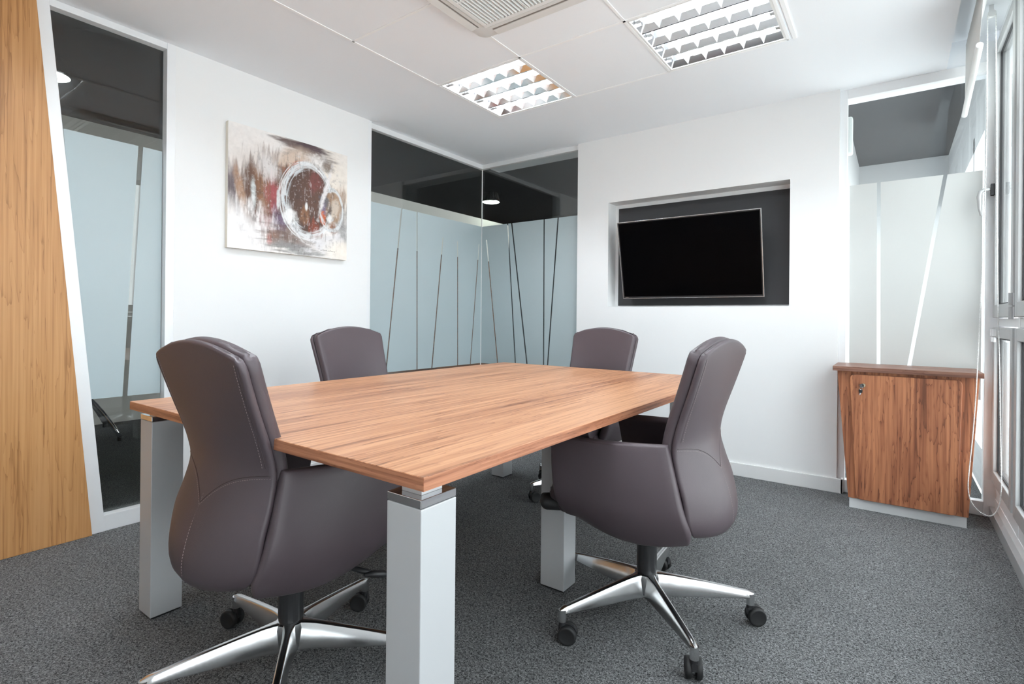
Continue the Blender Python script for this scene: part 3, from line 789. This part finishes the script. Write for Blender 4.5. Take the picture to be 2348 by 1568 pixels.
    lay(.75 * blob(.70, .68, .05, .09, -20, .5, st_v, .8), (122, 62, 58)); lay(.85 * blob(.69, .25, .05, .08, 10, .4, st_v, .8), (134, 62, 40)); lay(.9 * blob(.615, .44, .012, .035, 0, .4), (236, 236, 236))
    lay(.90 * ring(.635, .50, .215, .315, .12) * sm(.34, .56, pol(.635, .50, .215, .315, 700)), (224, 226, 228)); lay(.8 * ring(.62, .49, .235, .335, .06) * sm(.40, .55, pol(.62, .49, .235, .335, 710)), (236, 238, 240))
    lay(.85 * ring(.635, .50, .205, .30, .20, a0=100, a1=250) * sm(.44, .60, pol(.635, .50, .205, .30, 720)), (214, 220, 224))
    lay(.9 * ring(.66, .47, .20, .33, .16, a0=190, a1=300) * sm(.46, .62, pol(.66, .47, .20, .33, 730)), (228, 226, 228))
    # small ring, blue grey, tan and orange inside
    lay(.95 * blob(.855, .47, .085, .16, -10, .25, n_fine, .3), (164, 134, 108)); lay(.9 * blob(.87, .45, .045, .10, -18, .3, n_fine, .3), (206, 192, 178)); lay(.9 * blob(.79, .52, .04, .07, 20, .5, st_d, .7), (92, 92, 98))
    lay(.85 * blob(.77, .42, .022, .10, 0, .5, n_fine, .5), (118, 104, 132)); lay(.95 * blob(.765, .36, .028, .06, 10, .3, n_fine, .5), (196, 92, 40)); lay(.9 * blob(.825, .40, .02, .09, -12, .4, n_fine, .4), (74, 58, 52)); lay(.9 * blob(.86, .28, .04, .05, 30, .4, n_fine, .4), (140, 92, 64))
    lay(.9 * ring(.85, .45, .105, .19, .14) * sm(.34, .55, pol(.85, .45, .105, .19, 740, 12, 16)), (218, 222, 224)); lay(.9 * blob(.83, .36, .025, .05, 0, .5, st_d, .8), (240, 240, 240))
    lay(.9 * blob(.79, .62, .018, .22, -14, .6, fbm(30, 30, 330), .7), (236, 232, 232)); lay(.9 * blob(.80, .14, .14, .05, 25, .7, st_d, 1.3), (226, 224, 226)); lay(.9 * blob(.47, .33, .055, .06, 20, .6, st_d, .9), (240, 240, 240))
    lay(.9 * blob(.93, .08, .12, .09, 0, .6, n_big, .4), (242, 234, 224))
    # scratches and dry-brush texture
    body_ = blob(.55, .45, .5, .45, 0, .3)
    lay(.35 * sm(.66, .76, fbm(70, 14, 400)) * body_, (226, 222, 222)); lay(.35 * sm(.62, .74, fbm(60, 12, 430)) * body_, (60, 44, 42))
    lay(.30 * sm(.68, .76, fbm(60, 60, 460)) * body_, (232, 228, 226)); lay(.30 * sm(.62, .72, fbm(30, 30, 480)) * body_, (60, 46, 44))
    col *= (1 + (n_fine - .5) * .14)[..., None]
    # mesh
    verts = np.zeros((nz_, nx_, 3)); verts[..., 0] = .0302; verts[..., 1] = (s - .5) * Wd; verts[..., 2] = tt * Ht
    me = bpy.data.meshes.new('painted_canvas')
    idx = np.arange(nz_ * nx_).reshape(nz_, nx_)
    faces = np.stack([idx[:-1, :-1], idx[:-1, 1:], idx[1:, 1:], idx[1:, :-1]], -1).reshape(-1, 4)
    me.from_pydata(verts.reshape(-1, 3).tolist(), [], faces.tolist())
    at = me.color_attributes.new('paint', 'FLOAT_COLOR', 'POINT')
    rgba = np.ones((nz_ * nx_, 4)); rgba[:, :3] = np.clip(col.reshape(-1, 3), 0, 1); at.data.foreach_set('color', rgba.ravel())
    obj('canvas_support', bx(.0005, .030, -Wd / 2, Wd / 2, 0, Ht), 'canvas_edge', t, bevel=.002)
    obj('painted_surface', me, 'abstract_paint', t)
    # signature at the lower right, a run of small brush marks
    bm = B(); x = .745
    word = [[(0, .004), (.006, .001), (.010, .006)], [(.014, .002), (.020, .012), (.022, 0)], [(.026, .001), (.030, .008), (.034, .001), (.038, .007)], [(.042, .0), (.046, .009), (.050, .001)],
            [(.054, .006), (.058, .001), (.062, .007)], [(.067, .0), (.071, .011), (.073, .001)], [(.078, .002), (.082, .007), (.086, .001)], [(.091, .0), (.092, .006)], [(.097, .001), (.101, .006), (.106, .0)], [(.112, .009), (.114, .011)]]
    for stx in word:
        tube(bm, [(.0306, (x - .5) * Wd + a, .062 * Ht + b) for a, b in stx], .0009, 5)
    obj('signature', bm, 'signature_ink', t)
paint_canvas()

# ------------------------------------------------------------------ walnut cabinet
cb = thing('cabinet', 'small walnut cabinet with inward-tapering sides in front of the right glass', 'cabinet', (3.078, -.11, 0))
CF, CBk = -.135, .150         # local y of front and back
def trap(zx):                 # (z, xl, xr)
    return zx
bm = B()
prism(bm, [(-.298, CF, .775 - .024), (.306, CF, .775 - .024), (.268, CF, .055), (-.241, CF, .055)], (0, CBk - CF, 0))
body = obj('cabinet_body', bm, 'walnut_door', cb, bevel=.0012)
def rounded_poly(pts, rc, n=6):
    out = []
    for i, p in enumerate(pts):
        a = Vector(pts[i - 1]) - Vector(p); b = Vector(pts[(i + 1) % len(pts)]) - Vector(p)
        a.normalize(); b.normalize()
        p0 = Vector(p) + a * rc; p2 = Vector(p) + b * rc
        for k in range(n + 1):
            t_ = k / n; out.append(p0 * (1 - t_) ** 2 + Vector(p) * 2 * t_ * (1 - t_) + p2 * t_ * t_)
    return out
bm = B()
prism(bm, rounded_poly([(-.238, CF - .0185, .735), (.240, CF - .0185, .735), (.224, CF - .0185, .058), (-.205, CF - .0185, .058)], .028), (0, .018, 0))
door = obj('cabinet_door', bm, 'walnut_door', cb, bevel=.003)
bm = B(); box(bm, -.318, .320, CF - .030, CBk + .01, .751, .776)
obj('cabinet_top', bm, 'walnut_top', cb, bevel=.002)
bm = B(); box(bm, -.236, .262, CF + .005, CBk - .02, 0, .055)
obj('plinth', bm, 'plinth_white', cb, bevel=.001)
lx, lz, ly = -.174, .679, CF - .0185
bm = B(); cyl(bm, (lx, ly, lz), (lx, ly - .006, lz), .0105, .0095, 24); lk = obj('lock', bm, 'brass', door, smooth=False)
bm = B(); prism(bm, rounded_poly([(lx - .018, ly - .022, lz + .003), (lx - .004, ly - .012, lz + .009), (lx + .003, ly - .012, lz - .011), (lx - .012, ly - .024, lz - .014)], .003), (.001, .004, 0))
box(bm, lx - .002, lx + .002, ly - .016, ly - .004, lz - .005, lz + .005)
obj('key', bm, 'key_black', door)
bm = B(); tube(bm, [(lx - .010 + .006 * math.cos(a), ly - .016, lz - .017 + .008 * math.sin(a)) for a in [k * math.pi / 8 for k in range(16)]], .0008, 6, closed=True)
obj('key_ring', bm, 'chrome', door)
bm = B(); prism(bm, rounded_poly([(lx - .021, ly - .0065, lz - .022), (lx - .004, ly - .0065, lz - .024), (lx - .005, ly - .0065, lz - .043), (lx - .020, ly - .0065, lz - .042)], .004), (0, .004, 0))
obj('key', bm, 'key_black', door)
bm = B(); prism(bm, [(lx - .016, ly - .005, lz - .042), (lx - .010, ly - .005, lz - .043), (lx - .015, ly - .005, lz - .056), (lx - .018, ly - .005, lz - .054)], (0, .0015, 0))
obj('key_blade', bm, 'chrome', door)
cb.location = (3.078, -.11, 0)

# ------------------------------------------------------------------ recessed louvre lights
def make_light():
    """local origin: centre of the opening at ceiling level; opening .6 x .6, tubes along x"""
    L = thing('recessed_light', 'x', 'ceiling light')
    h = .294
    bm = B()
    for a in ((-h, h, -h, -h + .012), (-h, h, h - .012, h), (-h, -h + .012, -h + .012, h - .012), (h - .012, h, -h + .012, h - .012)): box(bm, a[0], a[1], a[2], a[3], -.005, .002)
    obj('light_frame', bm, 'white_plastic', L, bevel=.001)
    bm = B(); g = .284
    box(bm, -g, g, -g, g, .092, .094); box(bm, -g - .002, -g, -g, g, 0, .094); box(bm, g, g + .002, -g, g, 0, .094); box(bm, -g, g, -g - .002, -g, 0, .094); box(bm, -g, g, g, g + .002, 0, .094)
    obj('light_housing', bm, 'mirror_reflector', L)
    # long V reflectors between the four tubes and along both sides
    p = 2 * g / 4
    bm = B()
    for k in range(5):
        y = -g + k * p
        lo = .0035; hi = .030
        ya, yb_ = (y - hi, y + hi)
        yl0, yl1 = y - lo, y + lo
        if k == 0: ya = y + .001; yl0 = y + .001
        if k == 4: yb_ = y - .001; yl1 = y - .001
        prism(bm, [(-g, yl0, .0), (-g, yl1, .0), (-g, (yl1 + yb_) / 2 + (.004 if k < 4 else 0), .03), (-g, yb_, .085), (-g, ya, .085), (-g, (yl0 + ya) / 2 - (.004 if k > 0 else 0), .03)], (2 * g, 0, 0))
    obj('reflector', bm, 'mirror_reflector', L)
    # cross blades, V in section, dipping towards the middle of each trough
    for r_ in range(4):
        yc = -g + (r_ + .5) * p
        bm = B()
        for x in (-.19, -.095, 0, .095, .19):
            n = 8
            for sg in (-1, 1):
                A = []; Bq = []; A2 = []; B2 = []
                for i in range(n + 1):
                    s_ = 2 * i / n - 1; y = yc + s_ * (p / 2 - .004); zlow = .002 + .010 * (1 - abs(s_)) * 0; zt_ = .040 - .016 * (1 - s_ * s_)
                    wt = .016
                    A.append(bm.verts.new((x + sg * .0016, y, zlow))); Bq.append(bm.verts.new((x + sg * wt, y, zt_)))
                    A2.append(bm.verts.new((x + sg * .0002, y, zlow))); B2.append(bm.verts.new((x + sg * (wt - .0016), y, zt_)))
                for i in range(n):
                    bm.faces.new((A[i], A[i + 1], Bq[i + 1], Bq[i])); bm.faces.new((A2[i + 1], A2[i], B2[i], B2[i + 1])); bm.faces.new((Bq[i], Bq[i + 1], B2[i + 1], B2[i])); bm.faces.new((A[i + 1], A[i], A2[i], A2[i + 1]))
        obj('louvre', bm, 'louvre_blade', L)
        bm = B(); cyl(bm, (-g + .03, yc, .054), (g - .03, yc, .054), .0130, n=16)
        tb = obj('lamp_tube', bm, 'tube_glow', L, smooth=False)
        for xa in (-g + .001, g - .03):
            obj('lamp_holder', bx(xa, xa + .029, yc - .012, yc + .012, .022, .085), 'frame_grey', tb, bevel=.002)
    return L
L1 = make_light()
def setl(o, i, j, label):
    o.location = ((LX[i][0] + LX[i][1]) / 2, (LY[j][0] + LY[j][1]) / 2, H); o['label'] = label; o['group'] = 'recessed louvre lights in the ceiling'
setl(L1, 0, 0, 'square recessed louvre ceiling light nearer the frosted corner, smaller in the view')
L2 = copy_tree(L1); setl(L2, 1, 0, 'square recessed louvre ceiling light nearer the television wall and windows, cut by the top edge')
L3 = copy_tree(L1); setl(L3, 0, 1, 'added fill light, an unseen louvre fixture over the oak panel end of the room')  # out-of-view copy, added to fill the near part of the room
L4 = copy_tree(L1); setl(L4, 1, 1, 'added fill light, an unseen louvre fixture over the near window end of the room')  # second unseen copy, added as fill light
def text_mesh(name, s, size, ma, parent, M):
    cu = bpy.data.curves.new(name, 'FONT'); cu.body = s; cu.size = size; cu.extrude = .0002
    ob = bpy.data.objects.new(name, cu); C.objects.link(ob)
    bpy.context.view_layer.update()
    me = bpy.data.meshes.new_from_object(ob.evaluated_get(bpy.context.evaluated_depsgraph_get()))
    bpy.data.objects.remove(ob)
    me.transform(M); me.materials.clear(); me.materials.append(MAT[ma])
    o = bpy.data.objects.new(name, me); C.objects.link(o); o.parent = parent
    return o
# maker's name on the edge reflector of the right-hand fixture (read from below, towards the room)
text_mesh('lettering', 'PHILIPS', .013, 'lettering_blue', L2, Matrix.Translation((-.14, .268, .0245)) @ Matrix.Rotation(R(105), 4, 'X'))

# ------------------------------------------------------------------ air conditioner cassette
AX0, AX1, AY0, AY1 = 1.372, 2.222, -2.505, -1.655
ac = thing('air_conditioner', 'square grey-white cassette air conditioner set in the ceiling, cut by the top edge', 'air conditioner', ((AX0 + AX1) / 2, (AY0 + AY1) / 2, H))
hA = (AX1 - AX0) / 2
def rsq(h, rc, z, n=8):
    pts = []
    for (sx, sy, a0) in ((1, 1, 0), (-1, 1, 90), (-1, -1, 180), (1, -1, 270)):
        for k in range(n + 1):
            a = R(a0 + 90 * k / n); pts.append((sx * (h - rc) + rc * math.cos(a), sy * (h - rc) + rc * math.sin(a), z))
    return pts
bm = B()
rings = [[bm.verts.new(p) for p in rsq(h_, rc, z)] for h_, rc, z in ((hA, .05, -.004), (hA, .05, -.012), (hA - .012, .045, -.024), (hA - .028, .035, -.0295), (hA - .06, .03, -.0305), (hA - .090, .02, -.0305))]
n = len(rings[0])
for a, b in zip(rings, rings[1:]):
    for k in range(n): bm.faces.new((a[k], a[(k + 1) % n], b[(k + 1) % n], b[k]))
bm.faces.new(rings[0])
prev = rings[-1]
inner = [bm.verts.new(p) for p in rsq(hA - .092, .02, -.020)]
for k in range(n): bm.faces.new((prev[k], prev[(k + 1) % n], inner[(k + 1) % n], inner[k]))
bm.faces.new(inner)
obj('ac_body', bm, 'cassette_plastic', ac, smooth=True).modifiers.new('e', 'EDGE_SPLIT').split_angle = R(25)
hG = hA - .096
bm = B()
for a in ((-hG, hG, -hG, -hG + .020), (-hG, hG, hG - .020, hG), (-hG, -hG + .020, -hG + .020, hG - .020), (hG - .020, hG, -hG + .020, hG - .020)): box(bm, a[0], a[1], a[2], a[3], -.034, -.021)
for x in (-.075, .075): box(bm, x - .002, x + .002, -hG + .020, hG - .020, -.0345, -.030)
for y in (-.11, 0, .11): box(bm, -hG + .020, hG - .020, y - .004, y + .004, -.034, -.030)
k_ = 34; sp = (2 * hG - .04) / k_
for i in range(k_):
    x = -hG + .020 + (i + .5) * sp; prism(bm, [(x - .004, -hG + .020, -.0335), (x + .001, -hG + .020, -.0345), (x + .004, -hG + .020, -.023), (x + .001, -hG + .020, -.0225)], (0, 2 * hG - .04, 0))
obj('ac_grille', bm, 'white_plastic', ac, bevel=.0006, seg=1)
obj('ac_filter', bx(-hG + .03, hG - .03, -hG + .03, hG - .03, -.0215, -.0205), 'grille_dark', ac)
for k in range(4):
    M = Matrix.Rotation(k * math.pi / 2, 4, 'Z')
    bm = B(); yo = hA - .049; Lh = hA - .115
    prism(bm, [(-Lh, yo - .022, -.0312), (-Lh, yo - .015, -.0316), (-Lh, yo - .014, -.0305), (-Lh, yo - .022, -.0303)], (2 * Lh, 0, 0))
    bm.transform(M); obj('ac_slot', bm, 'grille_dark', ac)
    bm = B()
    prism(bm, [(-Lh, yo - .013, -.0325), (-Lh, yo + .024, -.0365), (-Lh, yo + .029, -.0315), (-Lh, yo - .012, -.0300)], (2 * Lh, 0, 0))
    bm.transform(M); obj('ac_flap', bm, 'cassette_plastic', ac, bevel=.001)

# ------------------------------------------------------------------ roller blind and bead chain
rb = thing('roller_blind', 'off-white roller blind with round bottom bar hanging at the right windows', 'blind', (3.30, -.44, 0))
pa, pz = Vector((.012, -.41, 2.148)), Vector((.032, .40, 2.118))
bm = B(); cyl(bm, pa, pz, .0125, n=28); bar = obj('bottom_bar', bm, 'white_plastic', rb, smooth=False, bevel=.001)
bm = B(); prism(bm, [pa + Vector((.0, .004, .011)), pz + Vector((.0, -.004, .011)), Vector((.036, .396, 2.49)), Vector((.030, -.406, 2.49))], (.0007, 0, 0))
obj('blind_fabric', bm, 'blind_fabric', rb)
bm = B(); cyl(bm, (.052, -.43, 2.495), (.056, .42, 2.495), .0195, n=24); obj('roller_tube', bm, 'white_plastic', rb)
bm = B(); cyl(bm, (.109, .13, 2.505), (.109, .15, 2.505), .016, n=24); box(bm, .10, .118, .15, .156, 2.50, H + .1455)
for yy in (-.42, .41): box(bm, .045, .070, yy - .003, yy + .003, 2.50, H + .1455)
obj('blind_bracket', bm, 'white_plastic', rb)
# chain: beads along a hanging loop (x, y, z)
pts = [(3.394, -0.3, 2.505), (3.394, -0.3, 1.947), (3.389, -0.3, 1.528), (3.38, -0.3, 1.191), (3.371, -0.3, 0.896), (3.364, -0.305, 0.685), (3.353, -0.305, 0.472), (3.341, -0.305, 0.301), (3.338, -0.31, 0.216), (3.349, -0.315, 0.157), (3.378, -0.32, 0.118), (3.412, -0.34, 0.109), (3.432, -0.37, 0.14), (3.442, -0.40, 0.198), (3.444, -0.42, 0.274), (3.442, -0.42, 0.391), (3.441, -0.40, 0.545), (3.439, -0.38, 0.802), (3.434, -0.34, 1.208), (3.431, -0.31, 1.729), (3.424, -0.3, 2.505)]
P3 = []
tabc = smooth_tab([(i,) + p for i, p in enumerate(pts)])
loop = [Vector((q[1] - 3.30, q[2] + .44, q[3])) for q in tabc]
bm = B(); tube(bm, loop, .0007, 5)
acc = 0; last = loop[0]; step = .0066
def bead(bm, c, r):
    v0 = [bm.verts.new(c + Vector(d) * r) for d in ((0, 0, 1), (0, 0, -1))]
    rg = []
    for zz, rr in ((.6, .8), (-.6, .8)):
        rg.append([bm.verts.new(c + Vector((math.cos(k * math.pi / 3) * rr, math.sin(k * math.pi / 3) * rr, zz)) * r) for k in range(6)])
    for k in range(6):
        k2 = (k + 1) % 6
        bm.faces.new((v0[0], rg[0][k], rg[0][k2])); bm.faces.new((rg[0][k], rg[1][k], rg[1][k2], rg[0][k2])); bm.faces.new((v0[1], rg[1][k2], rg[1][k]))
for a, b in zip(loop, loop[1:]):
    L = (b - a).length; d = step - acc
    while d <= L:
        bead(bm, a.lerp(b, d / L), .0031); d += step
    acc = (acc + L) % step if L + acc >= step else acc + L
ch = obj('bead_chain', bm, 'white_plastic', rb, smooth=True)
bm = B(); cyl(bm, (.1325, .119, 1.40), (.1325, .119, 1.42), .0045, n=12); obj('chain_connector', bm, 'white_plastic', ch)

# ------------------------------------------------------------------ things beyond the glass
def bay_lamp(x, y, z, label):
    L = thing('hanging_lamp', label, 'lamp', (x, y, z), 0, 'high bay lamps in the hall beyond the glass')
    bm = B(); lathe(bm, [(.155, 0), (.160, .012), (.150, .03), (.135, .06), (.13, .10), (.115, .15), (.085, .185), (.05, .20), (0, .202)], 36)
    for k in range(18):
        a = k * math.pi / 9; box(bm, 0, 0, 0, 0, 0, 0) if False else prism(bm, [Vector((math.cos(a) * .12, math.sin(a) * .12, .03)), Vector((math.cos(a) * .158, math.sin(a) * .158, .03)), Vector((math.cos(a) * .128, math.sin(a) * .128, .16)), Vector((math.cos(a) * .09, math.sin(a) * .09, .17))], (-.003 * math.sin(a), .003 * math.cos(a), 0))
    obj('lamp_housing', bm, 'polished_aluminium', L, smooth=False)
    bm = B(); lathe(bm, [(0, -.008), (.08, -.006), (.148, 0), (.150, .006), (0, .006)], 36); obj('lamp_lens', bm, 'bay_glow', L, smooth=True)
    bm = B()
    for (dx, dy) in ((.14, 0), (-.07, .12), (-.07, -.12)): cyl(bm, (dx, dy, .05), (dx, dy, 3.9 - z), .002, n=6)
    obj('suspension_wire', bm, 'polished_aluminium', L)
bay_lamp(-2.92, 3.70, 3.10, 'glowing high bay lamp seen through the glass corner')
bay_lamp(-3.122, -2.293, 3.14, 'glowing high bay lamp cut by the slanting frame at upper left')
# small round table with arched polished legs in the hall, its top hidden by the film
rt = thing('round_table', 'small table in the hall whose arched polished leg shows under the frosted film', 'table', (-2.50, -2.36, 0))
bm = B(); lathe(bm, [(0, .72), (.38, .72), (.385, .728), (.38, .74), (0, .74)], 48); obj('tabletop', bm, 'plinth_white', rt)
bm = B(); cyl(bm, (0, 0, .40), (0, 0, .72), .03, n=20); obj('pedestal', bm, 'chrome', rt)
for k in range(4):
    a = math.atan2(-2.055 + 2.36, -2.086 + 2.50) + k * math.pi / 2
    bm = B(); P_ = []
    for i in range(11):
        q = i / 10; r = .02 + .494 * q; P_.append((r * math.cos(a), r * math.sin(a), .46 - .43 * q ** 1.8))
    tube(bm, P_, [.026 - .010 * i / 10 for i in range(11)], 12); lg = obj('leg', bm, 'chrome', rt, smooth=True)
    bm = B(); cyl(bm, (P_[-1][0], P_[-1][1], 0), (P_[-1][0], P_[-1][1], .028), .018, n=14); obj('foot', bm, 'black_rubber', lg)
struct(obj('trim_2', bx(-2.9995, -2.975, .15, 4.34, 0, 2.04), 'hall_wood', bevel=.002), 'brown wood panelling on the hall wall behind the corner glass', 'panelling')
# little sensor box beside the right frame
sn = obj('wall_sensor', bx(2.786, 2.822, .094, .15, 2.04, 2.27), 'white_plastic', bevel=.012); tag(sn, 'small white sensor box behind the right glass frame, near the ceiling', 'sensor')
